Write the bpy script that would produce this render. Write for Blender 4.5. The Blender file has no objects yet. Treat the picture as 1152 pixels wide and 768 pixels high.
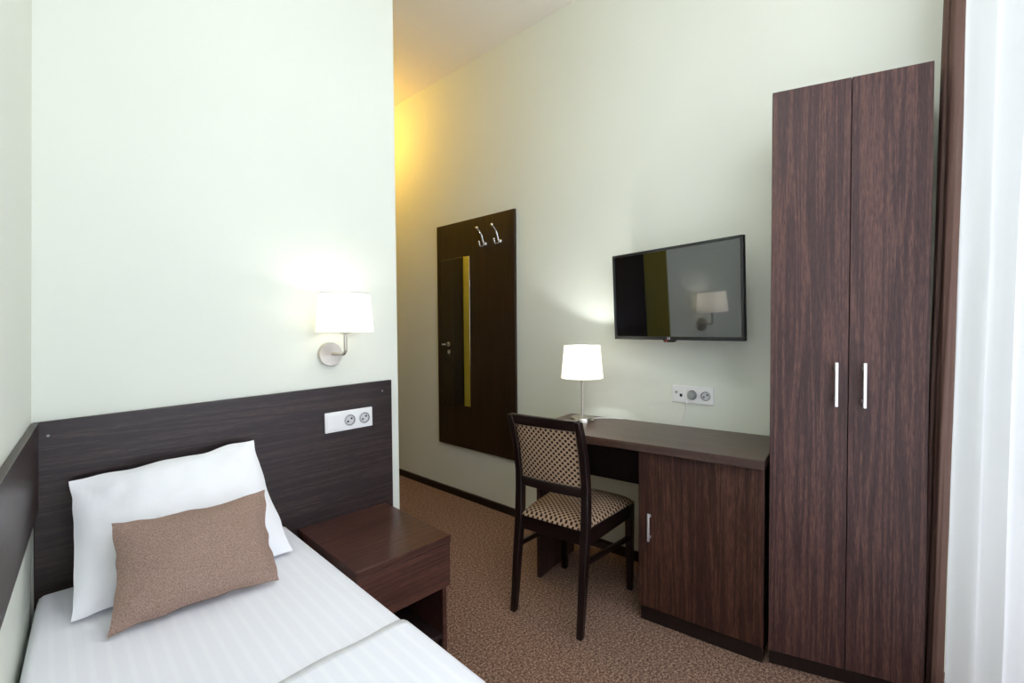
import bpy, bmesh, math, random
from mathutils import Vector, Matrix, noise
sc = bpy.context.scene
col = sc.collection
R = math.radians
random.seed(4)

# ------------------------------------------------------------------ helpers
class MB:
    def __init__(s): s.v = []; s.f = []
    def add(s, vs, fs):
        o = len(s.v); s.v += [tuple(p) for p in vs]; s.f += [[i + o for i in f] for f in fs]; return s
    def box(s, x0, x1, y0, y1, z0, z1):
        x0, x1 = sorted((x0, x1)); y0, y1 = sorted((y0, y1)); z0, z1 = sorted((z0, z1))
        return s.add([(x, y, z) for z in (z0, z1) for y in (y0, y1) for x in (x0, x1)],
                     [(0, 2, 3, 1), (4, 5, 7, 6), (0, 1, 5, 4), (2, 6, 7, 3), (0, 4, 6, 2), (1, 3, 7, 5)])
    def prism(s, poly, z0, z1):
        n = len(poly)
        a = sum(poly[i][0] * poly[(i + 1) % n][1] - poly[(i + 1) % n][0] * poly[i][1] for i in range(n))
        if a < 0: poly = poly[::-1]
        vs = [(x, y, z0) for x, y in poly] + [(x, y, z1) for x, y in poly]
        fs = [list(range(n))[::-1], list(range(n, 2 * n))]
        fs += [(i, (i + 1) % n, n + (i + 1) % n, n + i) for i in range(n)]
        return s.add(vs, fs)
    def hexa(s, b, t):  # bottom four, top four corners, counter-clockwise
        return s.add(list(b) + list(t), [(3, 2, 1, 0), (4, 5, 6, 7), (0, 1, 5, 4), (1, 2, 6, 5), (2, 3, 7, 6), (3, 0, 4, 7)])
    def lathe(s, prof, n=32, c=(0, 0, 0), axis='z'):
        ring = prof[0] == prof[-1]
        vs = []
        for r, h in prof:
            for k in range(n):
                a = 2 * math.pi * k / n
                p = (r * math.cos(a), r * math.sin(a), h)
                if axis == 'y': p = (p[0], -h, p[1])
                elif axis == 'x': p = (-h, -p[0], p[1])
                vs.append((p[0] + c[0], p[1] + c[1], p[2] + c[2]))
        fs = []
        for j in range(len(prof) - 1):
            for k in range(n):
                k2 = (k + 1) % n
                fs.append((j * n + k, j * n + k2, (j + 1) * n + k2, (j + 1) * n + k))
        if prof[0][0] > 1e-6 and not ring: fs.append(list(range(n))[::-1])
        if prof[-1][0] > 1e-6 and not ring: fs.append([(len(prof) - 1) * n + k for k in range(n)])
        return s.add(vs, fs)
    def tube(s, path, r, n=10):
        pts = [Vector(p) for p in path]
        rs = r if isinstance(r, (list, tuple)) else [r] * len(pts)
        t0 = (pts[1] - pts[0]).normalized()
        nrm = t0.orthogonal().normalized()
        vs = []
        for i, p in enumerate(pts):
            t = (pts[min(i + 1, len(pts) - 1)] - pts[max(i - 1, 0)]).normalized()
            nrm = (nrm - t * nrm.dot(t)).normalized(); b = t.cross(nrm)
            for k in range(n):
                a = 2 * math.pi * k / n
                vs.append(p + (nrm * math.cos(a) + b * math.sin(a)) * rs[i])
        fs = [(j * n + k, j * n + (k + 1) % n, (j + 1) * n + (k + 1) % n, (j + 1) * n + k) for j in range(len(pts) - 1) for k in range(n)]
        fs += [list(range(n))[::-1], [(len(pts) - 1) * n + k for k in range(n)]]
        return s.add(vs, fs)
    def grid(s, fn, nu, nv):
        vs = [fn(i / nu, j / nv) for j in range(nv + 1) for i in range(nu + 1)]
        w = nu + 1
        return s.add(vs, [(j * w + i, j * w + i + 1, (j + 1) * w + i + 1, (j + 1) * w + i) for j in range(nv) for i in range(nu)])
    def build(s, name, mat, parent=None, smooth=False, bevel=0, seg=2, loc=None, rz=0, angle=40, weld=False):
        me = bpy.data.meshes.new(name); me.from_pydata(s.v, [], s.f)
        bm = bmesh.new(); bm.from_mesh(me)
        if weld: bmesh.ops.remove_doubles(bm, verts=bm.verts, dist=1e-5)
        bmesh.ops.recalc_face_normals(bm, faces=bm.faces)
        bm.to_mesh(me); bm.free(); me.update()
        o = bpy.data.objects.new(name, me); col.objects.link(o)
        me.materials.append(mat)
        if parent: o.parent = parent
        if loc: o.location = loc
        o.rotation_euler.z = rz
        if bevel:
            m = o.modifiers.new('edge', 'BEVEL'); m.width = bevel; m.segments = seg; m.limit_method = 'ANGLE'; m.angle_limit = R(35)
        if smooth or bevel:
            me.polygons.foreach_set('use_smooth', [True] * len(me.polygons))
            try: me.set_sharp_from_angle(angle=R(angle))
            except Exception: pass
        return o

def box(x0, x1, y0, y1, z0, z1): return MB().box(x0, x1, y0, y1, z0, z1)
def thing(name, label, cat, loc=(0, 0, 0), rz=0, group=None, rot=None):
    o = bpy.data.objects.new(name, None); col.objects.link(o)
    o.location = loc; o.rotation_euler = rot if rot else (0, 0, rz); o.empty_display_size = .05
    return tag(o, label, cat, group)
def tag(o, label, cat, group=None):
    o['label'] = label; o['category'] = cat
    if group: o['group'] = group
    return o
def struct(o, label=None):
    o['kind'] = 'structure'
    if label: o['label'] = label
    return o
def bez(pts, n=8):
    out = []
    P = [Vector(p) for p in pts]; P = [2 * P[0] - P[1]] + P + [2 * P[-1] - P[-2]]
    for i in range(1, len(P) - 2):
        for k in range(n):
            t = k / n
            out.append(.5 * ((2 * P[i]) + (P[i + 1] - P[i - 1]) * t + (2 * P[i - 1] - 5 * P[i] + 4 * P[i + 1] - P[i + 2]) * t * t + (3 * P[i] - P[i - 1] - 3 * P[i + 1] + P[i + 2]) * t ** 3))
    out.append(P[-2]); return out

# ------------------------------------------------------------------ materials
def s2l(c): return tuple(((x / 255) / 12.92 if x / 255 <= .04045 else ((x / 255 + .055) / 1.055) ** 2.4) for x in c) + (1,)
class N:
    def __init__(s, name):
        s.m = bpy.data.materials.new(name); s.m.use_nodes = True; s.t = s.m.node_tree
        s.b = s.t.nodes['Principled BSDF']; s.out = s.t.nodes['Material Output']
    def n(s, typ, **k):
        nd = s.t.nodes.new(typ)
        for a, v in k.items():
            if a in nd.inputs.keys(): nd.inputs[a].default_value = v
            else: setattr(nd, a, v)
        return nd
    def l(s, a, b): s.t.links.new(a, b)
    def math(s, op, a, b=None):
        nd = s.t.nodes.new('ShaderNodeMath'); nd.operation = op
        for i, x in enumerate((a, b)):
            if x is None: continue
            if isinstance(x, (int, float)): nd.inputs[i].default_value = x
            else: s.l(x, nd.inputs[i])
        return nd.outputs[0]
    def ramp(s, fac, stops, interp='LINEAR'):
        nd = s.t.nodes.new('ShaderNodeValToRGB'); cr = nd.color_ramp; cr.interpolation = interp
        while len(cr.elements) < len(stops): cr.elements.new(.5)
        for e, (p, c) in zip(cr.elements, stops): e.position = p; e.color = c
        s.l(fac, nd.inputs[0]); return nd.outputs[0]
    def coord(s, scale=(1, 1, 1), kind='Object'):
        tc = s.n('ShaderNodeTexCoord'); mp = s.n('ShaderNodeMapping'); mp.inputs['Scale'].default_value = scale
        s.l(tc.outputs[kind], mp.inputs[0]); return mp.outputs[0]
    def bump(s, h, strength, dist):
        b = s.n('ShaderNodeBump'); b.inputs['Strength'].default_value = strength; b.inputs['Distance'].default_value = dist
        s.l(h, b.inputs['Height']); s.l(b.outputs[0], s.b.inputs['Normal'])
    def noise(s, vec, scale, detail=2, rough=.5, dist=0):
        nd = s.n('ShaderNodeTexNoise'); nd.inputs['Scale'].default_value = scale; nd.inputs['Detail'].default_value = detail
        nd.inputs['Roughness'].default_value = rough; nd.inputs['Distortion'].default_value = dist
        s.l(vec, nd.inputs['Vector']); return nd.outputs[0]
def plain(name, c, rough=.5, metal=0, spec=.5):
    m = N(name); m.b.inputs['Base Color'].default_value = s2l(c); m.b.inputs['Roughness'].default_value = rough
    m.b.inputs['Metallic'].default_value = metal; m.b.inputs['Specular IOR Level'].default_value = spec
    return m.m
def wood(name, axis, dark, mid, light, rough=.42, seed=0.0, spec=.5):
    m = N(name)
    lo, hi = 2.2, 75
    sc_ = {'x': (lo, hi, hi), 'y': (hi, lo, hi), 'z': (hi, hi, lo)}[axis]
    v = m.coord(sc_)
    off = m.n('ShaderNodeVectorMath', operation='ADD'); off.inputs[1].default_value = (seed, seed * 1.7, seed * .6); m.l(v, off.inputs[0]); v = off.outputs[0]
    fine = m.noise(v, 4.6, 4, .68, .15)
    lo2 = {'x': (.5, 20, 20), 'y': (20, .5, 20), 'z': (20, 20, .5)}[axis]
    v2 = m.coord(lo2)
    off2 = m.n('ShaderNodeVectorMath', operation='ADD'); off2.inputs[1].default_value = (seed * .3, seed, seed * 1.9); m.l(v2, off2.inputs[0])
    band = m.noise(off2.outputs[0], 1.1, 2, .5, .5)
    fleck = m.noise(m.coord({'x': (30, 260, 260), 'y': (260, 30, 260), 'z': (260, 260, 30)}[axis]), 1.0, 2, .6, .6)
    vein = m.math('SINE', m.math('MULTIPLY', band, 38.0))
    h = m.math('ADD', m.math('ADD', m.math('MULTIPLY', fine, .5), m.math('MULTIPLY', fleck, .36)), m.math('MULTIPLY', m.math('ADD', m.math('MULTIPLY', vein, .5), .5), .14))
    c = m.ramp(h, [(.33, s2l(dark)), (.5, s2l(mid)), (.68, s2l(light))])
    m.l(c, m.b.inputs['Base Color'])
    m.b.inputs['Roughness'].default_value = rough; m.b.inputs['Specular IOR Level'].default_value = spec
    m.bump(h, .12, .0006)
    return m.m
WD, WM, WL = (28, 17, 16), (52, 33, 29), (88, 60, 50)
M = {}
M['wood_z'] = wood('wenge_vertical', 'z', WD, WM, WL)
M['wood_x'] = wood('wenge_across', 'x', (24, 16, 17), (40, 27, 27), (66, 50, 47), seed=3.1)
M['wood_y'] = wood('wenge_lengthwise', 'y', WD, (50, 33, 28), (78, 54, 46), .36, seed=5.2)
M['wood_stand'] = wood('wenge_stand', 'x', (50, 29, 25), (72, 44, 37), (100, 65, 54), .28, seed=8.0)
M['wood_dark'] = wood('wenge_dark', 'z', (16, 10, 9), (28, 18, 15), (40, 27, 22), .4, seed=2.2)
M['wood_panel'] = wood('wenge_coat_panel', 'z', (24, 14, 9), (38, 24, 15), (58, 38, 24), .45, seed=6.4)
M['chair_wood'] = plain('dark_lacquer', (26, 14, 13), .32)
M['black'] = plain('black_plastic', (14, 14, 15), .35)
M['white_plastic'] = plain('white_plastic', (236, 236, 236), .35)
M['grey_plastic'] = plain('grey_plastic', (150, 152, 152), .45)
M['rim_grey'] = plain('socket_rim', (105, 106, 108), .5)
M['cup'] = plain('socket_cup', (205, 206, 208), .45)
M['hole'] = plain('dark_hole', (30, 30, 30), .6)
M['chrome'] = plain('chrome', (225, 225, 228), .12, 1)
M['alu'] = plain('satin_aluminium', (240, 240, 242), .5, 1)
M['nickel'] = plain('brushed_nickel', (196, 190, 180), .28, 1)
m = N('spun_nickel'); m.b.inputs['Base Color'].default_value = s2l((200, 194, 184)); m.b.inputs['Metallic'].default_value = 1; m.b.inputs['Roughness'].default_value = .3
m.b.inputs['Anisotropic'].default_value = .85
tg = m.n('ShaderNodeTangent'); tg.direction_type = 'RADIAL'; tg.axis = 'Y'; m.l(tg.outputs[0], m.b.inputs['Tangent']); M['spun'] = m.m
M['mirror'] = plain('mirror_glass', (225, 228, 225), .015, 1)
M['white_paint'] = plain('white_paint', (235, 236, 236), .5)
M['white_text'] = plain('white_mark', (225, 225, 225), .4)
M['door'] = wood('dark_door', 'z', (30, 22, 20), (42, 31, 28), (58, 45, 40), .5, seed=9.3)

def paint(name, c, rough=.75):
    m = N(name)
    v = m.coord()
    n1 = m.noise(v, 1.2, 2)
    m.l(m.ramp(n1, [(.3, s2l(tuple(x * .985 for x in c))), (.7, s2l(c))]), m.b.inputs['Base Color'])
    m.b.inputs['Roughness'].default_value = rough; m.b.inputs['Specular IOR Level'].default_value = .25
    m.bump(m.noise(v, 180, 2), .06, .001)
    return m.m
M['wall'] = paint('pale_green_paint', (226, 230, 219))
M['ceiling'] = paint('ceiling_paint', (240, 236, 230))

m = N('brown_loop_carpet'); v = m.coord()
n1 = m.noise(v, 260, 3, .8); n2 = m.noise(v, 110, 2, .6); n3 = m.noise(v, 1.5, 2)
h = m.math('ADD', m.math('MULTIPLY', n1, .62), m.math('MULTIPLY', n2, .38))
m.l(m.ramp(h, [(.38, s2l((62, 42, 36))), (.5, s2l((128, 100, 85))), (.62, s2l((208, 176, 154)))]), m.b.inputs['Base Color'])
m.b.inputs['Roughness'].default_value = .95; m.b.inputs['Specular IOR Level'].default_value = .1
m.bump(h, .8, .006); M['carpet'] = m.m

def dotted(name, ax, p):
    m = N(name); tc = m.n('ShaderNodeTexCoord'); sx = m.n('ShaderNodeSeparateXYZ'); m.l(tc.outputs['Object'], sx.inputs[0])
    a = sx.outputs['XYZ'.index(ax[0])]; b = sx.outputs['XYZ'.index(ax[1])]
    ca = m.math('COSINE', m.math('MULTIPLY', a, 2 * math.pi / p)); cb = m.math('COSINE', m.math('MULTIPLY', b, 2 * math.pi / p))
    f = m.math('MULTIPLY', ca, cb)
    wv = m.noise(m.coord(), 700, 2)
    base = m.ramp(wv, [(.3, s2l((134, 110, 90))), (.7, s2l((180, 153, 127)))])
    mk = m.ramp(f, [(.10, (0, 0, 0, 1)), (.24, (1, 1, 1, 1))])
    mx = m.n('ShaderNodeMix', data_type='RGBA'); m.l(mk, mx.inputs[0]); m.l(base, mx.inputs[6]); mx.inputs[7].default_value = s2l((36, 22, 18))
    m.l(mx.outputs[2], m.b.inputs['Base Color']); m.b.inputs['Roughness'].default_value = .85
    m.b.inputs['Specular IOR Level'].default_value = .2
    m.bump(wv, .3, .001); return m.m
M['seat_fabric'] = dotted('dotted_seat_fabric', 'XY', .024)
M['back_fabric'] = dotted('dotted_back_fabric', 'YZ', .024)

def linen(name, c0, c1, stripe=0, bumps=.25, sc0=600):
    m = N(name); v = m.coord()
    n1 = m.noise(v, sc0, 2, .6); n2 = m.noise(v, 5.5, 3, .55, .3)
    if stripe:
        sx = m.n('ShaderNodeSeparateXYZ'); tc = m.n('ShaderNodeTexCoord'); m.l(tc.outputs['Object'], sx.inputs[0])
        w = m.math('SINE', m.math('MULTIPLY', sx.outputs['X'], 2 * math.pi / stripe))
        f = m.ramp(w, [(.35, (0, 0, 0, 1)), (.65, (1, 1, 1, 1))])
        mx = m.n('ShaderNodeMix', data_type='RGBA'); m.l(f, mx.inputs[0]); mx.inputs[6].default_value = s2l(c0); mx.inputs[7].default_value = s2l(c1)
        m.l(mx.outputs[2], m.b.inputs['Base Color'])
        m.l(m.ramp(w, [(.35, (.62,) * 3 + (1,)), (.65, (.66,) * 3 + (1,))]), m.b.inputs['Roughness'])
    else:
        m.l(m.ramp(n1, [(.35, s2l(c0)), (.65, s2l(c1))]), m.b.inputs['Base Color']); m.b.inputs['Roughness'].default_value = .8
    m.b.inputs['Specular IOR Level'].default_value = .3
    m.bump(m.math('ADD', m.math('MULTIPLY', n1, .02), n2), bumps, .02)
    return m.m
M['sheet'] = linen('white_striped_satin', (240, 241, 248), (243, 244, 250), .03, .1)
M['blanket'] = linen('white_blanket', (239, 241, 248), (243, 245, 250), .03, .1)
M['pillow'] = linen('white_pillowcase', (242, 243, 247), (245, 246, 249), 0, .3)
M['cushion'] = linen('brown_chenille', (126, 103, 91), (166, 140, 126), 0, .2, 420)
M['drape'] = linen('brown_drape', (78, 57, 50), (98, 73, 64), 0, .1, 800)
M['drape'].node_tree.nodes['Principled BSDF'].inputs['Roughness'].default_value = .6

def shade_mat(name, c, em):
    m = N(name); m.b.inputs['Base Color'].default_value = s2l((250, 248, 242)); m.b.inputs['Roughness'].default_value = .8
    tr = m.n('ShaderNodeBsdfTranslucent'); tr.inputs['Color'].default_value = s2l((252, 248, 240))
    mx = m.n('ShaderNodeMixShader'); mx.inputs[0].default_value = .55
    m.b.inputs['Emission Color'].default_value = c; m.b.inputs['Emission Strength'].default_value = em
    m.l(m.b.outputs[0], mx.inputs[1]); m.l(tr.outputs[0], mx.inputs[2]); m.l(mx.outputs[0], m.out.inputs[0]); return m.m
M['shade'] = shade_mat('glowing_lamp_shade', (1, .99, .96, 1), .8)
m = N('lit_bulb'); m.b.inputs['Emission Color'].default_value = (1, .95, .85, 1); m.b.inputs['Emission Strength'].default_value = 12; M['bulb'] = m.m
m = N('warm_diffuser'); m.b.inputs['Emission Color'].default_value = (1, .7, .3, 1); m.b.inputs['Emission Strength'].default_value = 6; M['warm'] = m.m
m = N('fill_lamp_glow'); m.b.inputs['Emission Color'].default_value = (.96, .985, 1, 1); m.b.inputs['Emission Strength'].default_value = 17; M['fill_light'] = m.m  # glow of the added fill globe above the bed
m = N('sheer_voile'); v = m.coord((1, 1, .2))
tr = m.n('ShaderNodeBsdfTranslucent'); tr.inputs['Color'].default_value = s2l((250, 251, 255))
df = m.n('ShaderNodeBsdfDiffuse'); df.inputs['Color'].default_value = s2l((246, 248, 252))
tp = m.n('ShaderNodeBsdfTransparent')
a = m.n('ShaderNodeMixShader'); a.inputs[0].default_value = .8; m.l(df.outputs[0], a.inputs[1]); m.l(tr.outputs[0], a.inputs[2])
b = m.n('ShaderNodeMixShader'); b.inputs[0].default_value = .12; m.l(a.outputs[0], b.inputs[1]); m.l(tp.outputs[0], b.inputs[2])
m.l(b.outputs[0], m.out.inputs[0]); M['voile'] = m.m
m = N('window_glass'); tp = m.n('ShaderNodeBsdfTransparent'); gl = m.n('ShaderNodeBsdfGlossy'); gl.inputs['Roughness'].default_value = .02
a = m.n('ShaderNodeMixShader'); a.inputs[0].default_value = .06; m.l(tp.outputs[0], a.inputs[1]); m.l(gl.outputs[0], a.inputs[2]); m.l(a.outputs[0], m.out.inputs[0]); M['glass'] = m.m
m = N('television_screen'); m.b.inputs['Base Color'].default_value = (.004, .004, .005, 1); m.b.inputs['Roughness'].default_value = .035; m.b.inputs['IOR'].default_value = 2.1; M['screen'] = m.m
M['bezel'] = plain('television_bezel', (30, 32, 34), .3)
m = N('red_led'); m.b.inputs['Base Color'].default_value = (.3, .01, .01, 1); m.b.inputs['Emission Color'].default_value = (1, .05, .03, 1); m.b.inputs['Emission Strength'].default_value = .6; M['led'] = m.m

# ------------------------------------------------------------------ the room
CZ = 3.05
DL, WR = .0337, 2.1696                     # wall with the desk: a little off square
def WP(s, y, z): return (WR - s * math.cos(DL) - y * math.sin(DL), y * math.cos(DL) - s * math.sin(DL), z)
XL = lambda y, z=.5: .001 + .025 * (z - .5) + .06 * (y + .018)     # left wall surface, a touch out of plumb
XE = 1.153                                 # free edge of the wall behind the bed
YE, YW = 2.75, -2.45
struct(MB().prism([(-.6, YW - .5), (2.7, YW - .5), (2.7, YE + .3), (-.6, YE + .3)], -.12, 0).build('floor', M['carpet']), 'brown speckled carpet')
struct(MB().prism([(-.6, YW - .3), (2.7, YW - .3), (2.7, YE + .3), (-.6, YE + .3)], CZ, CZ + .12).build('ceiling', M['ceiling']), 'pale ceiling')
struct(MB().hexa(*[[(XL(YW, z) - .15, YW, z), (XL(YW, z), YW, z), (XL(0, z), 0, z), (XL(0, z) - .15, 0, z)] for z in (0, CZ)]).build('wall_left', M['wall']), 'pale green wall along the bed')
wbk = struct(MB().prism([(-.3, 0), (XE, 0), (XE, YE), (-.3, YE)], 0, CZ).build('wall_back', M['wall'], bevel=.006, seg=3), 'pale green wall behind the bed head')
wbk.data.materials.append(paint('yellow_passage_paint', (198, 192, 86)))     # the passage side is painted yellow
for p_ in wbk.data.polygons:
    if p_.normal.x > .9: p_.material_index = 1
a0, a1, b0, b1 = WP(0, YE + .1, 0), WP(0, YW - .1, 0), WP(-.15, YE + .1, 0), WP(-.15, YW - .1, 0)
struct(MB().prism([a0[:2], a1[:2], b1[:2], b0[:2]], 0, CZ).build('wall_right', M['wall']), 'pale green wall behind desk and television')
struct(box(XE, 2.3, YE, YE + .15, 0, CZ).build('wall_end', M['wall']), 'end wall of the entrance passage')
wx0, wx1, wz0, wz1 = -.08, 1.8, .12, 2.75
w = MB().box(-.5, wx0, YW - .15, YW, 0, CZ).box(wx1, 2.45, YW - .15, YW, 0, CZ).box(wx0, wx1, YW - .15, YW, 0, wz0).box(wx0, wx1, YW - .15, YW, wz1, CZ)
struct(w.build('wall_front', M['wall']), 'window wall')
fr = MB()
for x0, x1 in ((wx0, wx0 + .06), (.945, 1.005), (wx1 - .06, wx1)): fr.box(x0, x1, YW - .11, YW - .05, wz0, wz1)
for z0, z1 in ((wz0, wz0 + .06), (wz1 - .06, wz1)): fr.box(wx0, wx1, YW - .11, YW - .05, z0, z1)
win = struct(fr.build('window_1', M['white_paint'], bevel=.004), 'white framed window')
for x0, x1 in ((wx0 + .06, .945), (1.005, wx1 - .06)): box(x0, x1, YW - .083, YW - .077, wz0 + .06, wz1 - .06).build('pane', M['glass'], win)
# dark baseboard on the long wall
bb = MB().hexa([WP(.012, YE, 0), WP(.012, -.2, 0), WP(0, -.2, 0), WP(0, YE, 0)], [WP(.012, YE, .047), WP(.012, -.2, .047), WP(0, -.2, .05), WP(0, YE, .05)])
bb.hexa([WP(.012, -.2, 0), WP(.012, -1.75, 0), WP(0, -1.75, 0), WP(0, -.2, 0)], [WP(.012, -.2, .047), WP(.012, -1.75, .047), WP(0, -1.75, .05), WP(0, -.2, .05)])
struct(bb.build('baseboard_right', M['wood_dark']), 'dark wood baseboard')
struct(MB().box(XE, XE + .012, .02, .218, 0, .05).box(XE, XE + .012, 1.212, 1.738, 0, .05).build('baseboard_passage', M['wood_dark']), 'dark baseboard of the passage')
# door on the passage side of the bed-head wall: seen in the mirror only
d1 = struct(MB().box(XE - .03, XE + .012, 1.87, 2.72, .005, 2.08).build('door_1', M['door'], bevel=.003), 'dark door in the passage')
fm = MB().box(XE - .02, XE + .03, 1.74, 1.87, 0, 2.2).box(XE - .02, XE + .03, 1.87, 2.74, 2.08, 2.2)
fm.build('door_frame', M['wood_dark'], d1, bevel=.004)
hd = MB().lathe([(.024, 0), (.024, .008), (.01, .012), (.01, .05)], 20, (XE + .012, 1.95, 1.06), 'x')
for i in range(len(hd.v)): hd.v[i] = (2 * (XE + .012) - hd.v[i][0], hd.v[i][1], hd.v[i][2])
hd.tube([(XE + .06, 1.945, 1.06), (XE + .062, 1.98, 1.06), (XE + .058, 2.07, 1.058)], .009)
hd.build('door_handle', M['chrome'], d1, smooth=True)
lk = box(XE + .012, XE + .018, 1.93, 1.97, .96, 1.0); lk.build('lock_plate', M['chrome'], d1, bevel=.003)
d2 = struct(box(XE + .002, XE + .014, .31, 1.12, .005, 2.05).build('door_2', M['door'], bevel=.003), 'dark bathroom door near the free edge of the bed wall')
MB().box(XE + .001, XE + .03, .22, .309, 0, 2.14).box(XE + .001, XE + .03, 1.121, 1.21, 0, 2.14).box(XE + .001, XE + .03, .309, 1.121, 2.051, 2.14).build('door_frame', M['wood_dark'], d2, bevel=.004)
MB().tube([(XE + .014, 1.05, 1.03), (XE + .06, 1.05, 1.03), (XE + .065, 1.04, 1.03), (XE + .06, .93, 1.03)], .009).build('door_handle', M['chrome'], d2, smooth=True)
# ceiling lamp in the passage
cl = thing('ceiling_lamp', 'round warm ceiling lamp in the entrance passage', 'lamp', (1.66, 1.6, CZ))
MB().lathe([(.13, -.03), (.13, 0)], 32).build('lamp_base', M['white_paint'], cl, smooth=True)
MB().lathe([(0, -.1), (.06, -.092), (.1, -.07), (.12, -.03)], 32).build('diffuser', M['warm'], cl, smooth=True)

rl = thing('fill_pendant', 'added fill light, a white globe hung out of view above the bed', 'lamp', (.78, -1.5, CZ))  # unseen pendant, added as fill to even out the wall brightness
MB().lathe([(.05, -.03), (.05, 0)], 32).build('fill_rose', M['white_paint'], rl, smooth=True)
MB().tube([(0, 0, -.03), (0, 0, -.56)], .004, 8).build('cord', M['white_plastic'], rl, smooth=True)
MB().lathe([(0, -.85)] + [(.15 * math.cos(a), -.70 + .15 * math.sin(a)) for a in (-1.3, -1, -.7, -.35, 0, .35, .7, 1, 1.3)] + [(0, -.55)], 40).build('fill_globe', M['fill_light'], rl, smooth=True)

# ------------------------------------------------------------------ boards behind and beside the bed
hb = thing('headboard_panel', 'long dark wood headboard panel on the wall behind the bed', 'headboard', (0, 0, 0))
MB().hexa([(.004, -.018, .3), (1.107, -.018, .3), (1.107, -.001, .3), (.004, -.001, .3)], [(.016, -.018, .967), (1.107, -.018, .994), (1.107, -.001, .994), (.016, -.001, .967)]).build('board', M['wood_x'], hb, bevel=.0012)
for x, z in ((.045, .929), (1.062, .95)):
    MB().lathe([(.0036, 0), (.0033, .001), (0, .0014)], 16, (x, -.018, z), 'y').build('screw', M['grey_plastic'], hb, smooth=True)
sbp = [(XL(y, z) + t, y, z) for z in (.727, .967) for y, t in ((-1.95, .015), (-.019, .015), (-.019, .0005), (-1.95, .0005))]
so = MB().hexa(sbp[:4], sbp[4:]).build('wall_panel', M['wood_z'], bevel=.0012)
so.data.materials.clear(); so.data.materials.append(wood('wenge_side_board', 'y', (30, 20, 21), (46, 31, 31), (68, 50, 48), .38, seed=4.4))
tag(so, 'narrow dark wood board running along the left wall beside the bed', 'wall panel')

# ------------------------------------------------------------------ bed
bed = thing('bed', 'single bed with white striped sheet, head against the dark headboard', 'bed', (.33, -1.0, 0))
def rel(mb, o):
    mb.v = [(x - o[0], y - o[1], z - o[2]) for x, y, z in mb.v]; return mb
def bed_profile(off, ztop, zbot, r):
    pr = [(0, zbot)]; n = 7
    pr += [(r - r * math.cos(math.pi / 2 * k / n), ztop + off - r + r * math.sin(math.pi / 2 * k / n), 'l') for k in range(n + 1)]
    return pr
def bed_shell(off, y0, y1, zbot, r=.05, xr=.663, head=True, ny=48):
    ztop = .507 + off
    def pt(u, y, inset):
        # u in 0..1 across: left side, rounding, top, rounding, right side
        xl = XL(y) + (.009 if off == 0 else .003); xrr = xr + off
        segs = []
        n = 6
        rr = r
        for k in range(3): segs.append((xl, zbot + (ztop - rr - zbot) * k / 3))
        for k in range(n + 1):
            a = math.pi / 2 * k / n; segs.append((xl + rr * .5 * (1 - math.cos(a)), ztop - rr + rr * math.sin(a)))
        for k in range(1, 20):
            x = xl + rr * .5 + (xrr - rr - xl - rr * .5) * k / 20
            segs.append((x, ztop + .005 * noise.noise(Vector((x * 4, y * 3, 1.3))) + .003 * noise.noise(Vector((x * 14, y * 9, 7)))))
        for k in range(n + 1):
            a = math.pi / 2 * k / n; segs.append((xrr - rr + rr * math.sin(a), ztop - rr + rr * math.cos(a)))
        for k in range(1, 4): segs.append((xrr + .003 * math.sin(y * 23 + k), (ztop - rr) + (zbot - ztop + rr) * k / 3))
        i = int(round(u * (len(segs) - 1))); x, z = segs[i]
        if inset > 0:
            z = min(z, ztop - inset) if z > ztop - inset else z
            if x > xrr - inset: x = xrr - inset
            if x < xl + inset * .5: x = xl + inset * .5
        return (x, y, z)
    nseg = 3 + 7 + 19 + 7 + 3 - 1
    ys = []
    if head:
        for k in range(5):
            a = math.pi / 2 * k / 4; ys.append((y0 - .04 * (1 - math.cos(a)), .04 * (1 - math.sin(a))))
    yy0 = y0 - (.04 if head else 0)
    ys += [(yy0 + (y1 - yy0) * k / ny, 0) for k in range(1 if head else 0, ny + 1)]
    mb = MB(); w = nseg + 1
    for y, ins in ys: mb.v += [pt(i / nseg, y, ins) for i in range(w)]
    for j in range(len(ys) - 1):
        for i in range(nseg): mb.f.append((j * w + i, j * w + i + 1, (j + 1) * w + i + 1, (j + 1) * w + i))
    if head: mb.f.append(list(range(w))); mb.f.append([(len(ys) - 1) * w + i for i in range(w)][::-1])
    return mb
rel(bed_shell(0, -.022, -2.02, .27), (.33, -1.0, 0)).build('mattress', M['sheet'], bed, smooth=True, angle=60)
rel(MB().prism([(.006, -.024), (.655, -.024), (.655, -2.0), (-.10, -2.0)], .06, .268), (.33, -1.0, 0)).build('bed_base', M['wood_dark'], bed, bevel=.003)
for x, y in ((.08, -.1), (.6, -.1), (-.02, -1.92), (.6, -1.92)):
    rel(MB().lathe([(.022, 0), (.028, .062)], 16, (x, y, 0)), (.33, -1.0, 0)).build('leg', M['black'], bed, smooth=True)
# folded blanket across the foot half
bk = bed_shell(.006, -.842, -2.0, .29, r=.055, head=False)
for i, (x, y, z) in enumerate(bk.v):
    if abs(y + .842) < 1e-6: bk.v[i] = (x, y + .008 * noise.noise(Vector((x * 5, 0, 0))), z)
bko = bk.build('blanket', M['blanket'], smooth=True, angle=60)
sd = bko.modifiers.new('cloth', 'SOLIDIFY'); sd.thickness = .002; sd.offset = 0
tag(bko, 'smooth white blanket laid over the near half of the bed', 'blanket')

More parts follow.
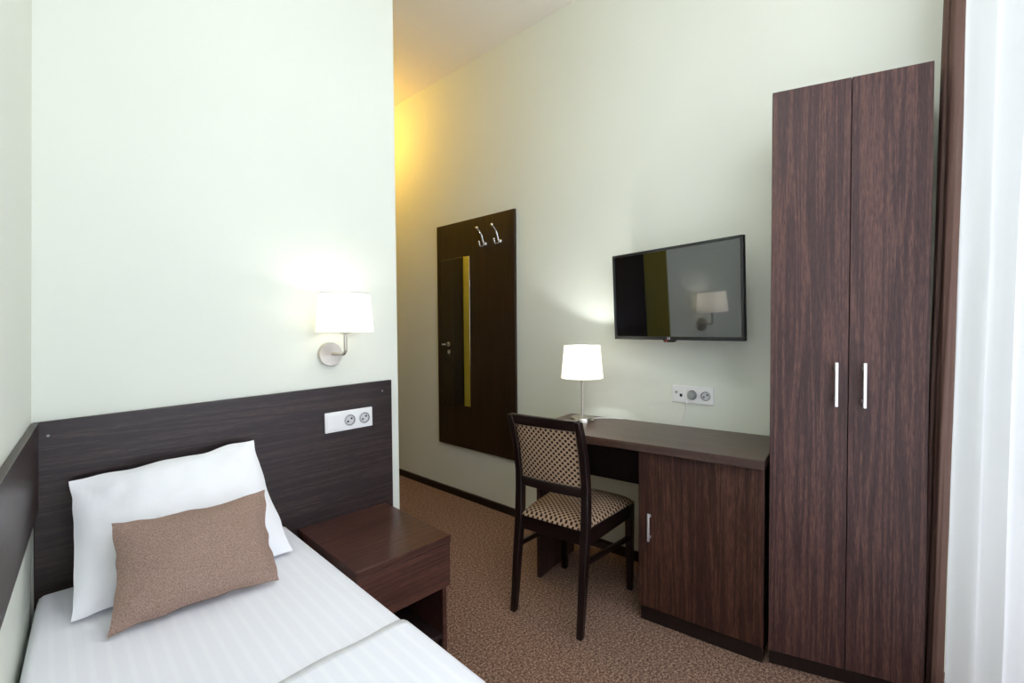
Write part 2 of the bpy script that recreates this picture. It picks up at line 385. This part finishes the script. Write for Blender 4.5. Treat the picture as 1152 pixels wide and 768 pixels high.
def side_sign(a): return 3.3 if a > 0 else -3.3
def pillow(name, mat, BL, BR, TL, TR, T, seed, zmin, nu=40, nv=30, pinch=.05, sag=0.0, wr=.006, rim=.012):
    BL, BR, TL, TR = (Vector(p) for p in (BL, BR, TL, TR)); c = (BL + BR + TL + TR) / 4
    X = (BR + TR - BL - TL).normalized(); Y = (TL + TR - BL - BR); Z = X.cross(Y).normalized()
    mb = MB()
    for side in (1, -1):
        def fn(u, v):
            a, b = 2 * u - 1, 2 * v - 1
            x = a * (1 - pinch * (1 - b * b)); y = b * (1 - pinch * (1 - a * a) * 1.2)
            x += .012 * noise.noise(Vector((a * .3 + seed, b * 3, 5))) * abs(a) ** 6
            y += .02 * noise.noise(Vector((a * 3 + seed, b * .3, 9))) * abs(b) ** 6
            x += rim * noise.noise(Vector((side_sign(a) + seed * 2, b * 3.6, 1))) * abs(a) ** 10
            y += rim * 1.5 * noise.noise(Vector((a * 3.6, side_sign(b) + seed * 2, 2))) * abs(b) ** 10
            p, q = (x + 1) / 2, (y + 1) / 2
            e = max(0, (1 - a * a)) ** .6 * max(0, (1 - b * b)) ** .6
            edge = min(1, 5 * (1 - abs(a))) * min(1, 5 * (1 - abs(b)))
            t = T * e * (1 - sag * b * .35)
            w = Vector((a * 1.8 + seed, b * 1.6, seed * .7))
            t += edge * wr * (noise.noise(w) + .6 * noise.noise(w * 2.7))
            ca = math.atan2(1 - abs(b), 1 - abs(a)); dc = math.hypot(1 - abs(a), 1 - abs(b))
            t += edge * wr * .6 * math.sin(ca * 9 + seed) * math.exp(-dc * 2.2)   # gathers running in from the corners
            P = (BL * (1 - p) + BR * p) * (1 - q) + (TL * (1 - p) + TR * p) * q + Z * side * max(t, .0025)
            P.z = max(P.z, zmin + .001 * side)                                     # squashed where it rests on the bed
            return P - c
        mb.grid(fn, nu, nv)
    return mb.build(name, mat, smooth=True, angle=120, weld=True, loc=c)
pw = pillow('pillow', M['pillow'], (.072, -.285, .517), (.575, -.305, .517), (.084, -.07, .806), (.537, -.07, .840), .066, 1.7, .5165, pinch=.03, sag=.4, wr=.009, rim=.02)
tag(pw, 'large white pillow leaning against the dark headboard', 'pillow')
cu = pillow('cushion', M['cushion'], (.128, -.428, .518), (.489, -.455, .520), (.148, -.295, .733), (.504, -.295, .727), .052, 4.2, .5165, pinch=.075, sag=.3, wr=.006, rim=.03)
tag(cu, 'brown woven cushion resting on the bed in front of the white pillow', 'cushion')

# ------------------------------------------------------------------ nightstand
nx0, nx1, ny1, nz = .701, 1.069, -.475, .463
ns = thing('nightstand', 'dark wood nightstand with one drawer beside the bed', 'nightstand', (.885, -.25, 0))
def NS(mb, name, mat, bev=.0012): return rel(mb, (.885, -.25, 0)).build(name, mat, ns, bevel=bev)
NS(box(nx0, nx1, ny1 - .002, -.019, nz - .026, nz), 'top', M['wood_stand'])
NS(box(nx1 - .034, nx1 - .016, ny1 + .006, -.02, 0, nz - .027), 'side_panel', M['wood_stand'])
NS(box(nx0 + .016, nx0 + .034, ny1 + .006, -.02, 0, nz - .027), 'side_panel', M['wood_stand'])
NS(box(nx0 + .035, nx1 - .035, -.03, -.02, .06, nz - .027), 'back_panel', M['wood_dark'])
dr = NS(box(nx0 + .002, nx1 - .004, ny1 - .001, ny1 + .017, .279, nz - .0285), 'drawer', M['wood_stand'])
rel(box(nx0 + .04, nx1 - .04, ny1 + .018, -.04, .285, nz - .05), (.885, -.25, 0)).build('drawer_box', M['wood_dark'], dr)
NS(box(nx0 + .035, nx1 - .035, ny1 + .01, -.031, .088, .106), 'shelf', M['wood_x'])
NS(box(nx0 + .035, nx1 - .035, ny1 + .03, ny1 + .045, 0, .087), 'plinth', M['wood_dark'])

# ------------------------------------------------------------------ lamps
def lamp_shade(parent, z0, z1, r0, r1, c=(0, 0)):
    t = .002
    MB().lathe([(r0 - t, z0), (r0, z0), (r1, z1), (r1 - t, z1), (r0 - t, z0)], 48, (c[0], c[1], 0)).build('lamp_shade', M['shade'], parent, smooth=True, angle=60)
    MB().lathe([(r1 - .003, z1 - .001), (r1 + .0008, z1 - .001), (r1 + .0008, z1 + .0012), (r1 - .003, z1 + .0012), (r1 - .003, z1 - .001)], 48, (c[0], c[1], 0)).build('rim', M['grey_plastic'], parent, smooth=True)
    h = MB().tube([(c[0] + (r1 - .003) * math.cos(a), c[1] + (r1 - .003) * math.sin(a), z1 - .012) for a in (0, math.pi)], .0012, 6)
    h.tube([(c[0] + (r1 - .003) * math.cos(a), c[1] + (r1 - .003) * math.sin(a), z1 - .012) for a in (math.pi / 2, -math.pi / 2)], .0012, 6)
    h.build('shade_carrier', M['chrome'], parent)
def point(loc, energy, color, r=.03, name='bulb_light'):
    l = bpy.data.lights.new(name, 'POINT'); l.energy = energy; l.color = color; l.shadow_soft_size = r
    o = bpy.data.objects.new(name, l); o.location = loc; col.objects.link(o); return o
SX, SY = .853, -.115
sn = thing('wall_sconce', 'lit wall lamp with white drum shade above the headboard', 'lamp', (.84, 0, 1.118))
MB().lathe([(.047, 0), (.047, .014), (.045, .019), (0, .019)], 48, (0, 0, 0), 'y').build('wall_plate', M['spun'], sn, smooth=True)
arm = bez([(.004, -.018, .002), (.006, -.06, .002), (.010, -.100, .003), (.0135, -.113, .014), (.013, -.115, .03), (.013, -.115, .085)], 8)
MB().tube(arm, .0065, 14).build('arm', M['nickel'], sn, smooth=True)
MB().lathe([(.0065, .080), (.022, .084), (.022, .088), (.012, .092), (.012, .13), (0, .13)], 24, (.013, -.115, 0)).build('bulb_holder', M['nickel'], sn, smooth=True)
MB().lathe([(.012, .131), (.024, .15), (.028, .17), (.02, .19), (0, .2)], 20, (.013, -.115, 0)).build('bulb', M['bulb'], sn, smooth=True)
lamp_shade(sn, 1.206 - 1.118, 1.351 - 1.118, .105, .094, (.013, -.115))
point((SX, SY, 1.315), 1.1, (1, .98, .95), .015)

BX, BY, BZ = 1.92, -.448, .75
tl = thing('table_lamp', 'lit table lamp with white drum shade on the desk', 'lamp', (BX, BY, BZ))
MB().lathe([(.0595, 0), (.0595, .02), (.058, .0225), (0, .0225)], 48).build('base', M['nickel'], tl, smooth=True)
MB().lathe([(.0065, .02), (.005, .026), (.005, .2), (.011, .205), (.011, .245), (0, .245)], 20).build('pole', M['nickel'], tl, smooth=True)
MB().lathe([(.011, .246), (.024, .265), (.028, .285), (.02, .305), (0, .315)], 20).build('bulb', M['bulb'], tl, smooth=True)
lamp_shade(tl, .217, .377, .1035, .089)
MB().tube(bez([(.055, .0, .004), (.085, -.01, .004), (.12, -.035, .004), (.15, -.075, .004), (.17, -.13, .004)], 8), .0025, 8).build('cord', M['white_plastic'], tl, smooth=True)
point((BX, BY, BZ + .31), 12.0, (.97, .99, 1), .02)

# ------------------------------------------------------------------ socket strips
def socket_strip(o, W, H, mods, t=.011):
    # local frame: x along the strip, -y out of the wall, z up
    box(-W / 2, W / 2, -t * .75, 0, -H / 2, H / 2).build('frame', M['white_plastic'], o, bevel=.003)
    n = len(mods); p = (W - .01) / n
    for i, k in enumerate(mods):
        cx = -W / 2 + .005 + p * (i + .5); q = p / 2 - .003
        if k == 'switch':
            MB().hexa([(cx - q, -t, -q), (cx + q, -t - .004, -q), (cx + q, 0, -q), (cx - q, 0, -q)], [(cx - q, -t, q), (cx + q, -t - .004, q), (cx + q, 0, q), (cx - q, 0, q)]).build('rocker', M['white_plastic'], o, bevel=.0012)
        elif k == 'aerial':
            pl = box(cx - q, cx + q, -t, 0, -q, q).build('aerial_outlet', M['white_plastic'], o, bevel=.0012)
            MB().lathe([(.005, 0), (.005, .007), (.0032, .007), (.0032, .002), (0, .002)], 16, (cx - .012, -t, .009), 'y').build('aerial_port', M['grey_plastic'], pl, smooth=True)
            box(cx + .004, cx + .016, -t - .0008, -t, -.012, .002).build('data_port', M['hole'], pl)
        else:
            r = min(.0215, q * .72)
            sk = MB().lathe([(r * 1.14, 0), (r * 1.14, t), (r * 1.02, t + .0015), (r, t + .001), (r * .97, .0088), (0, .0088)], 32, (cx, 0, 0), 'y')
            pass
            sk = sk.build('socket', M['grey_plastic'] if k == 'plug' else M['cup'], o, smooth=True)
            rg = MB().lathe([(r * .995, .0089), (r * .995, t + .0012), (r * .88, t + .0006), (r * .88, .0089), (r * .995, .0089)], 32, (cx, 0, 0), 'y').build('rim', M['rim_grey'], sk, smooth=True)
            if k == 'plug':
                MB().lathe([(r * .9, .004), (r * .9, t + .012), (r * .8, t + .016), (0, t + .016)], 24, (cx, 0, 0), 'y').build('plug', M['grey_plastic'], sk, smooth=True)
            else:
                for dx, dz in ((-.0078, -.0055), (.0078, .0055)):
                    MB().lathe([(.0042, .0085), (.0042, .0093), (0, .0093)], 12, (cx + dx, 0, dz), 'y').build('contact_hole', M['hole'], sk)
                for sgn in (1, -1):
                    box(cx - .003, cx + .003, -t - .0004, -.0088, sgn * (r - .0035), sgn * (r - .0005)).build('earth_clip', M['grey_plastic'], sk)
s1 = thing('socket_strip', 'white switch and double socket strip on the headboard panel', 'socket', (.909, -.018, .848))
s1.rotation_euler.y = -.012
socket_strip(s1, .202, .08, ['switch', 'socket', 'socket'])
p = WP(0, -.8875, .894)
s2 = thing('socket_strip', 'white aerial and double socket strip on the green wall above the desk', 'socket', p, -math.pi / 2 + DL)
socket_strip(s2, .197, .082, ['aerial', 'plug', 'socket'])
cd = MB().tube(bez([WP(.012, -.862, .856), WP(.006, -.856, .83), WP(.005, -.85, .804), WP(.006, -.842, .78), WP(.007, -.832, .757), WP(.008, -.83, .7), WP(.01, -.83, .45)], 6), .0022, 8).build('power_cord', M['white_plastic'], smooth=True)
tag(cd, 'thin pale cord hanging from the wall socket strip down behind the desk', 'cord')

# ------------------------------------------------------------------ coat panel with mirror and hooks
cp = thing('coat_panel', 'tall dark wall panel with narrow mirror and two coat hooks', 'coat rack', WP(0, .62, 0), -math.pi / 2 + DL)
def CL(y): return -(y - .62)      # along-wall coordinate of the panel's frame (x grows towards the desk)
box(CL(1.011), CL(.232), -.02, 0, .3698, 1.971).build('board', M['wood_panel'], cp, bevel=.0015)
mr = box(CL(.964), CL(.652), -.0235, -.0205, .67, 1.72).build('mirror', M['mirror'], cp, bevel=.001)
mr['label'] = 'narrow frameless mirror'
for yy in (.492, .354):
    x = CL(yy); hk = MB()
    hk.lathe([(0, .008), (.012, .007), (.015, .003), (.015, 0)], 20, (x, -.0205, 1.782), 'y')
    hk.tube(bez([(x, -.024, 1.776), (x, -.036, 1.786), (x, -.046, 1.808), (x, -.058, 1.84), (x, -.078, 1.862), (x, -.094, 1.874)], 7), [.0075] * 20 + [.0065] * 16, 12)
    hk.tube(bez([(x, -.024, 1.786), (x, -.038, 1.768), (x, -.056, 1.76), (x, -.072, 1.768), (x, -.078, 1.786)], 7), .0062, 12)
    for p_, r_ in (((x, -.096, 1.876), .0105), ((x, -.0785, 1.788), .0085)):
        hk.lathe([(0, -r_)] + [(r_ * math.cos(a), r_ * math.sin(a)) for a in (-1.0, -.5, 0, .5, 1.0)] + [(0, r_)], 14, p_)
    h_ = hk.build('coat_hook', M['chrome'], cp, smooth=True); h_['label'] = 'chrome double curved hook'

# ------------------------------------------------------------------ desk
DK = .1486
dk = thing('desk', 'dark wood desk with cabinet, placed along the wall under the television', 'desk', (2.060, -.275, 0), -math.pi / 2 + DK)
# local frame: x = along the desk towards the wardrobe, -y = out into the room
DW, DD = .990, .4344
box(0, DW, -DD, 0, .717, .75).build('desktop', M['wood_x'], dk, bevel=.0015)
dk.children[0].data.materials[0] = wood('wenge_desktop', 'x', (48, 32, 27), (70, 49, 41), (96, 72, 60), .33, seed=5.2)
box(0.0, .02, -.355, -.012, 0, .716).build('side_panel', M['wood_z'], dk, bevel=.0012)
box(.0205, .525, -.04, -.022, .445, .716).build('modesty_panel', M['wood_dark'], dk, bevel=.001)
ck = DD - .0400
MB().box(.528, .546, -ck + .02, -.012, .06, .716).box(.966, .984, -ck + .02, -.012, .06, .716).box(.546, .966, -ck + .02, -.012, .06, .078).box(.546, .966, -.024, -.012, .078, .716).build('cabinet', M['wood_dark'], dk)
dd = box(.527, .985, -ck, -ck + .019, .069, .7105).build('door', wood('wenge_cabinet_door', 'z', (34, 19, 16), (58, 35, 28), (92, 60, 47), .45, seed=1.4, spec=.3), dk, bevel=.0012)
dd_h = MB().box(.571, .580, -ck - .026, -ck - .018, .352, .465).box(.571, .580, -ck - .018, -ck, .36, .37).box(.571, .580, -ck - .018, -ck, .447, .457)
dd_h.build('handle', M['alu'], dd, bevel=.0015)['label'] = 'satin metal bar handle'
box(.53, .982, -ck + .02, -ck + .036, 0, .0595).build('plinth', M['wood_dark'], dk, bevel=.001)

# ------------------------------------------------------------------ chair
ch = thing('dining_chair', 'dark wooden chair with dotted beige fabric seat and back at the desk', 'chair', (1.463, -.5915, 0), R(8.5))
CW = M['chair_wood']
def path_leg(pts, sy, wx, wy):
    mb = MB(); n = len(pts)
    for i, (f, z, k) in enumerate(pts):
        a, b = wx * k / 2, wy * k / 2
        mb.v += [(f - a, sy - b, z), (f + a, sy - b, z), (f + a, sy + b, z), (f - a, sy + b, z)]
    for i in range(n - 1):
        for k in range(4): mb.f.append((i * 4 + k, i * 4 + (k + 1) % 4, i * 4 + 4 + (k + 1) % 4, i * 4 + 4 + k))
    mb.f += [(3, 2, 1, 0), tuple(4 * (n - 1) + k for k in range(4))]
    return mb
post = [(0, 0, .82), (.014, .1, .9), (.028, .23, 1.0), (.042, .34, 1.05), (.052, .43, 1.08), (.055, .52, 1.06), (.053, .6, 1.0), (.034, .71, .95), (.012, .79, .9), (-.012, .853, .85)]
for s in (1, -1):
    path_leg(post, s * .159, .036, .03).build('rear_leg', CW, ch, bevel=.004)
fl = [(.0, 0, .78), (-.004, .2, .92), (-.008, .405, 1.05)]
path_leg([(.438 + a, z, k) for a, z, k in fl], .156, .036, .034).build('front_leg', CW, ch, bevel=.004)
path_leg([(.444 + a, z, k) for a, z, k in fl], -.186, .036, .034).build('front_leg', CW, ch, bevel=.004)
def back_x(z):
    for (f0, z0, _), (f1, z1, _) in zip(post, post[1:]):
        if z0 <= z <= z1: return f0 + (f1 - f0) * (z - z0) / (z1 - z0)
    return post[-1][0]
def rail(z0, z1, th, bow=.012, w=.145, off=0):
    def ring(y, z): 
        f = back_x(z) + off - bow * (1 - (y / w) ** 2)
        return [(f - th / 2, y, z), (f + th / 2, y, z)]
    mb = MB(); n = 10
    for i in range(n + 1):
        y = -w + 2 * w * i / n
        a, b = ring(y, z0), ring(y, z1); mb.v += [a[0], a[1], b[1], b[0]]
    for i in range(n):
        for k in range(4): mb.f.append((i * 4 + k, i * 4 + (k + 1) % 4, i * 4 + 4 + (k + 1) % 4, i * 4 + 4 + k))
    mb.f += [(3, 2, 1, 0), tuple(4 * n + k for k in range(4))]; return mb
tr_ = rail(.812, .857, .024, .01, .162); tr_.build('top_rail', CW, ch, bevel=.004)
rail(.537, .578, .022, .01, .147).build('lower_rail', CW, ch, bevel=.004)
def padf(side):
    def fn(u, v):
        y = (-1 + 2 * u) * .1455; z = .574 + (.817 - .574) * v
        e = (1 - (2 * u - 1) ** 4) * (1 - (2 * v - 1) ** 4)
        return (back_x(z) - .010 * (1 - (y / .145) ** 2) + side * (.004 + .010 * e), y, z)
    return fn
MB().grid(padf(1), 16, 14).grid(padf(-1), 16, 14).build('backrest', M['back_fabric'], ch, smooth=True, angle=80)
# seat: padded, wider at the front
def seatw(x): return (-.158 - .045 * max(0, x - .06) / .4, .152 + .03 * max(0, x - .06) / .4)
def seat_fn(side):
    def fn(u, v):
        x = .035 + (.472 - .035) * u; lo, hi = seatw(x)
        c4 = 1 - .035 * (2 * v - 1) ** 4 * (u > .85)
        y = lo + (hi - lo) * v
        x2 = x - .012 * abs(2 * v - 1) ** 6 * u
        e = max(0, 1 - abs(2 * u - 1) ** 5) ** .5 * max(0, 1 - abs(2 * v - 1) ** 5) ** .5
        return (x2, y, .409 + (.034 * e if side > 0 else 0) + (.008 * math.sin(math.pi * u) * math.sin(math.pi * v) if side > 0 else 0))
    return fn
MB().grid(seat_fn(1), 26, 22).grid(seat_fn(-1), 26, 22).build('seat', M['seat_fabric'], ch, smooth=True, angle=80)
for s, y0, y1, y0b in ((-1, -.158, -.186, 0), (1, .156, .156, 0)):
    MB().hexa([(.06, y0 - .01, .345), (.43, y1 - .01, .345), (.43, y1 + .01, .345), (.06, y0 + .01, .345)], [(.06, y0 - .01, .408), (.43, y1 - .01, .408), (.43, y1 + .01, .408), (.06, y0 + .01, .408)]).build('apron', CW, ch, bevel=.002)
    MB().hexa([(.045, y0 - .008, .268), (.435, y1 - .008, .236), (.435, y1 + .008, .236), (.045, y0 + .008, .268)], [(.045, y0 - .008, .29), (.435, y1 - .008, .256), (.435, y1 + .008, .256), (.045, y0 + .008, .29)]).build('stretcher', CW, ch, bevel=.002)
box(.045, .065, -.145, .145, .345, .408).build('apron', CW, ch, bevel=.002)
box(.428, .448, -.17, .14, .345, .408).build('apron', CW, ch, bevel=.002)
box(.25, .268, -.163, .148, .25, .272).build('stretcher', CW, ch, bevel=.002)

# ------------------------------------------------------------------ television
TA = -.155
tvw, tz0, tz1 = .664, 1.157, 1.577
tv = thing('television', 'flat black television on the green wall above the desk', 'television', (2.088, -.526, (tz0 + tz1) / 2), 0)
fd = Vector((math.sin(TA), -math.cos(TA), 0)); 
tv.rotation_euler = (0, 0, -math.pi / 2 + TA)
TILT = R(2.6)
hh = (tz1 - tz0) / 2
def tilt(mb):
    c_, s_ = math.cos(TILT), math.sin(TILT)
    mb.v = [(x, y * c_ - z * s_, z * c_ + y * s_) for x, y, z in mb.v]; return mb
bz = .0125
b = MB().box(0, tvw, -.004, .016, -hh, -hh + .016).box(0, tvw, -.004, .016, hh - bz, hh).box(0, bz, -.004, .016, -hh + .016, hh - bz).box(tvw - bz, tvw, -.004, .016, -hh + .016, hh - bz)
tilt(b).build('bezel', M['bezel'], tv, bevel=.0015)
tilt(box(bz, tvw - bz, .0, .0155, -hh + .016, hh - bz)).build('screen', M['screen'], tv)
tilt(box(.06, tvw - .06, .016, .055, -hh + .03, hh - .05)).build('rear_housing', M['black'], tv, bevel=.006)
cxl = .318
sb = MB().prism([(cxl - .032, 0), (cxl + .032, 0), (cxl + .024, -.010), (cxl - .024, -.010)], 0, .02)
sb.v = [(x, -.005 + z, -hh + y) for x, y, z in sb.v]
tilt(sb).build('sensor_strip', M['black'], tv, bevel=.001)
tilt(box(cxl - .016, cxl - .008, -.0062, -.005, -hh - .006, -hh - .002)).build('standby_light', M['led'], tv)
fc = bpy.data.curves.new('logo', 'FONT'); fc.body = 'LG'; fc.size = .0135; fc.align_x = 'CENTER'; fc.extrude = .0003; fc.offset = .0003
fc.materials.append(M['white_text'])
tmp = bpy.data.objects.new('logo_text', fc); col.objects.link(tmp); bpy.context.view_layer.update()
lm = bpy.data.meshes.new_from_object(tmp.evaluated_get(bpy.context.evaluated_depsgraph_get())); bpy.data.objects.remove(tmp)
lo = bpy.data.objects.new('logo', lm); col.objects.link(lo); lo.parent = tv
y_, z_ = -.0048, -hh + .0035
lo.location = (cxl, y_ * math.cos(TILT) - z_ * math.sin(TILT), z_ * math.cos(TILT) + y_ * math.sin(TILT)); lo.rotation_euler = (math.pi / 2 + TILT, 0, 0)
# bracket back to the wall (wall is some 0.1 m behind the set)
wb = MB().box(.22, .44, .056, .07, -.1, .1)
wb.box(.30, .36, .07, .145, -.03, .03)
wb.build('wall_bracket', M['black'], tv, bevel=.002)

# ------------------------------------------------------------------ wardrobe
WA = .3225
wd = thing('wardrobe', 'tall narrow dark wood wardrobe with two doors beside the desk', 'wardrobe', (1.822, -1.323, 0), -math.pi / 2 + WA)
# local: x along the front (towards the window), -y out
def W2L(x, y):
    a = -(-math.pi / 2 + WA); dx, dy = x - 1.822, y + 1.323
    return (dx * math.cos(a) - dy * math.sin(a), dx * math.sin(a) + dy * math.cos(a))
bl = W2L(2.195, -1.28); br = W2L(2.195, -1.63)
WW, WT, WB = .4285, 2.017, .068
def quad(a, b, z0, z1, inset=.02):  # body prism between front line and the wall
    return MB().prism([(a, inset), (b, inset), (br[0] - (WW - b), br[1]), (bl[0] + a, bl[1])], z0, z1)
quad(.0, WW, WB - .004, WT - .001, .019).build('body', M['wood_z'], wd, bevel=.001)
quad(.004, WW - .004, 0, WB - .005, .035).build('plinth', M['wood_dark'], wd)
seam = .2235
wz = [wood('wenge_left_door', 'z', (44, 28, 26), (67, 45, 42), (102, 71, 62), .45, seed=11.0, spec=.3), wood('wenge_right_door', 'z', (44, 28, 26), (67, 45, 42), (102, 71, 62), .45, seed=23.0, spec=.3)]
dl_ = box(.0, seam - .0012, 0, .018, WB, WT).build('door', wz[0], wd, bevel=.001)
dr_ = MB().hexa([(seam + .0012, 0, WB), (WW, 0, WB), (WW, .018, WB), (seam + .0012, .018, WB)], [(seam + .0012, 0, WT), (WW, 0, WT), (WW, .018, WT), (seam + .0012, .018, WT)]).build('door', wz[1], wd, bevel=.001)
for d, x in ((dl_, .1875), (dr_, .263)):
    MB().box(x - .0045, x + .0045, -.028, -.019, .95, 1.095).box(x - .0045, x + .0045, -.019, 0, .965, .977).box(x - .0045, x + .0045, -.019, 0, 1.068, 1.08).build('handle', M['alu'], d, bevel=.0015)

# ------------------------------------------------------------------ curtains
def hang(path, z0, z1, lean, nz=24, th=.003, amp=.0):
    P = [Vector((x, y, 0)) for x, y in path]
    mb = MB(); n = len(P)
    for side in (1, -1):
        for j in range(nz + 1):
            t = j / nz; z = z0 + (z1 - z0) * t
            for i, p in enumerate(P):
                d = (P[min(i + 1, n - 1)] - P[max(i - 1, 0)]).normalized(); nn = Vector((-d.y, d.x, 0))
                k = 1 - t
                q = p + nn * side * th / 2 + Vector((0, lean * k, 0)) + nn * amp * noise.noise(Vector((i * .35, z * 1.6, 3)))
                mb.v.append((q.x, q.y, z))
    w = n; tot = n * (nz + 1)
    for s in range(2):
        o = s * tot
        for j in range(nz):
            for i in range(n - 1):
                mb.f.append((o + j * w + i, o + j * w + i + 1, o + (j + 1) * w + i + 1, o + (j + 1) * w + i))
    for j in range(nz):
        for i in (0, n - 1): mb.f.append((j * w + i, (j + 1) * w + i, tot + (j + 1) * w + i, tot + j * w + i))
    for i in range(n - 1):
        for j in (0, nz): mb.f.append((j * w + i, j * w + i + 1, tot + j * w + i + 1, tot + j * w + i))
    return mb
dp = bez([(2.195, -1.80, 0), (2.175, -1.765, 0), (2.15, -1.80, 0), (2.125, -1.762, 0), (2.095, -1.802, 0), (2.066, -1.77, 0), (2.05, -1.758, 0), (2.032, -1.765, 0), (2.034, -1.776, 0), (2.02, -1.776, 0), (2.006, -1.786, 0), (2.004, -1.8, 0), (2.016, -1.812, 0), (2.04, -1.812, 0)], 6)
tag(hang([(p.x, p.y) for p in dp], .01, 2.98, .045, amp=.004).build('curtain', M['drape'], smooth=True, angle=180), 'brown drape hanging between the wardrobe and the white sheer', 'curtain')
vp = []
n = 200
for i in range(n + 1):
    t = i / n; x = 1.965 - 2.0 * t
    y = -1.815 - .42 * (1 - math.exp(-1.55 * (1.965 - x))) 
    k = (1.965 - x) / .95
    vp.append((x, y + .018 * math.sin(k * 62) * min(1, k * 6 + .25) + .008 * math.sin(k * 23 + 1)))
tag(hang(vp, .012, 2.98, .035, amp=.006, th=.0012).build('sheer_curtain', M['voile'], smooth=True, angle=180), 'bright white sheer curtain at the window beside the brown drape', 'curtain')

# ------------------------------------------------------------------ light
wrld = bpy.data.worlds.new('sky'); sc.world = wrld; wrld.use_nodes = True
bg = wrld.node_tree.nodes['Background']; bg.inputs[0].default_value = (.86, .93, 1, 1); bg.inputs[1].default_value = 2.4
def area(name, loc, rot, sx, sy, energy, color):
    l = bpy.data.lights.new(name, 'AREA'); l.shape = 'RECTANGLE'; l.size = sx; l.size_y = sy; l.energy = energy; l.color = color
    o = bpy.data.objects.new(name, l); o.location = loc; o.rotation_euler = rot; col.objects.link(o); return o
area('daylight', ((wx0 + wx1) / 2, YW - .22, (wz0 + wz1) / 2), (math.pi / 2, 0, 0), wx1 - wx0, wz1 - wz0, 56, (.93, .94, 1))
point((1.66, 1.6, CZ - .34), 13, (1, .57, .08), .08, 'passage_light')

# ------------------------------------------------------------------ camera and view
cam = bpy.data.cameras.new('camera'); cam.sensor_width = 36; cam.lens = 16.236; cam.clip_start = .02
co = bpy.data.objects.new('camera', cam); col.objects.link(co); sc.camera = co
m3 = [[0.7012358, 0.0241849, -0.7125191], [-0.7128937, 0.0137798, -0.7011368], [-0.0071386, 0.9996125, 0.0269042]]
co.matrix_world = Matrix(((*m3[0], .0409), (*m3[1], -1.809), (*m3[2], 1.2122), (0, 0, 0, 1)))
vs = sc.view_settings; sc.display_settings.display_device = 'sRGB'
vs.view_transform = 'Standard'; vs.look = 'None'; vs.gamma = 1; vs.use_curve_mapping = False; vs.exposure = -.12
sc.cycles.max_bounces = 14; sc.cycles.diffuse_bounces = 10; sc.cycles.transparent_max_bounces = 12
sc.cycles.use_denoising = True; sc.cycles.sample_clamp_indirect = 4
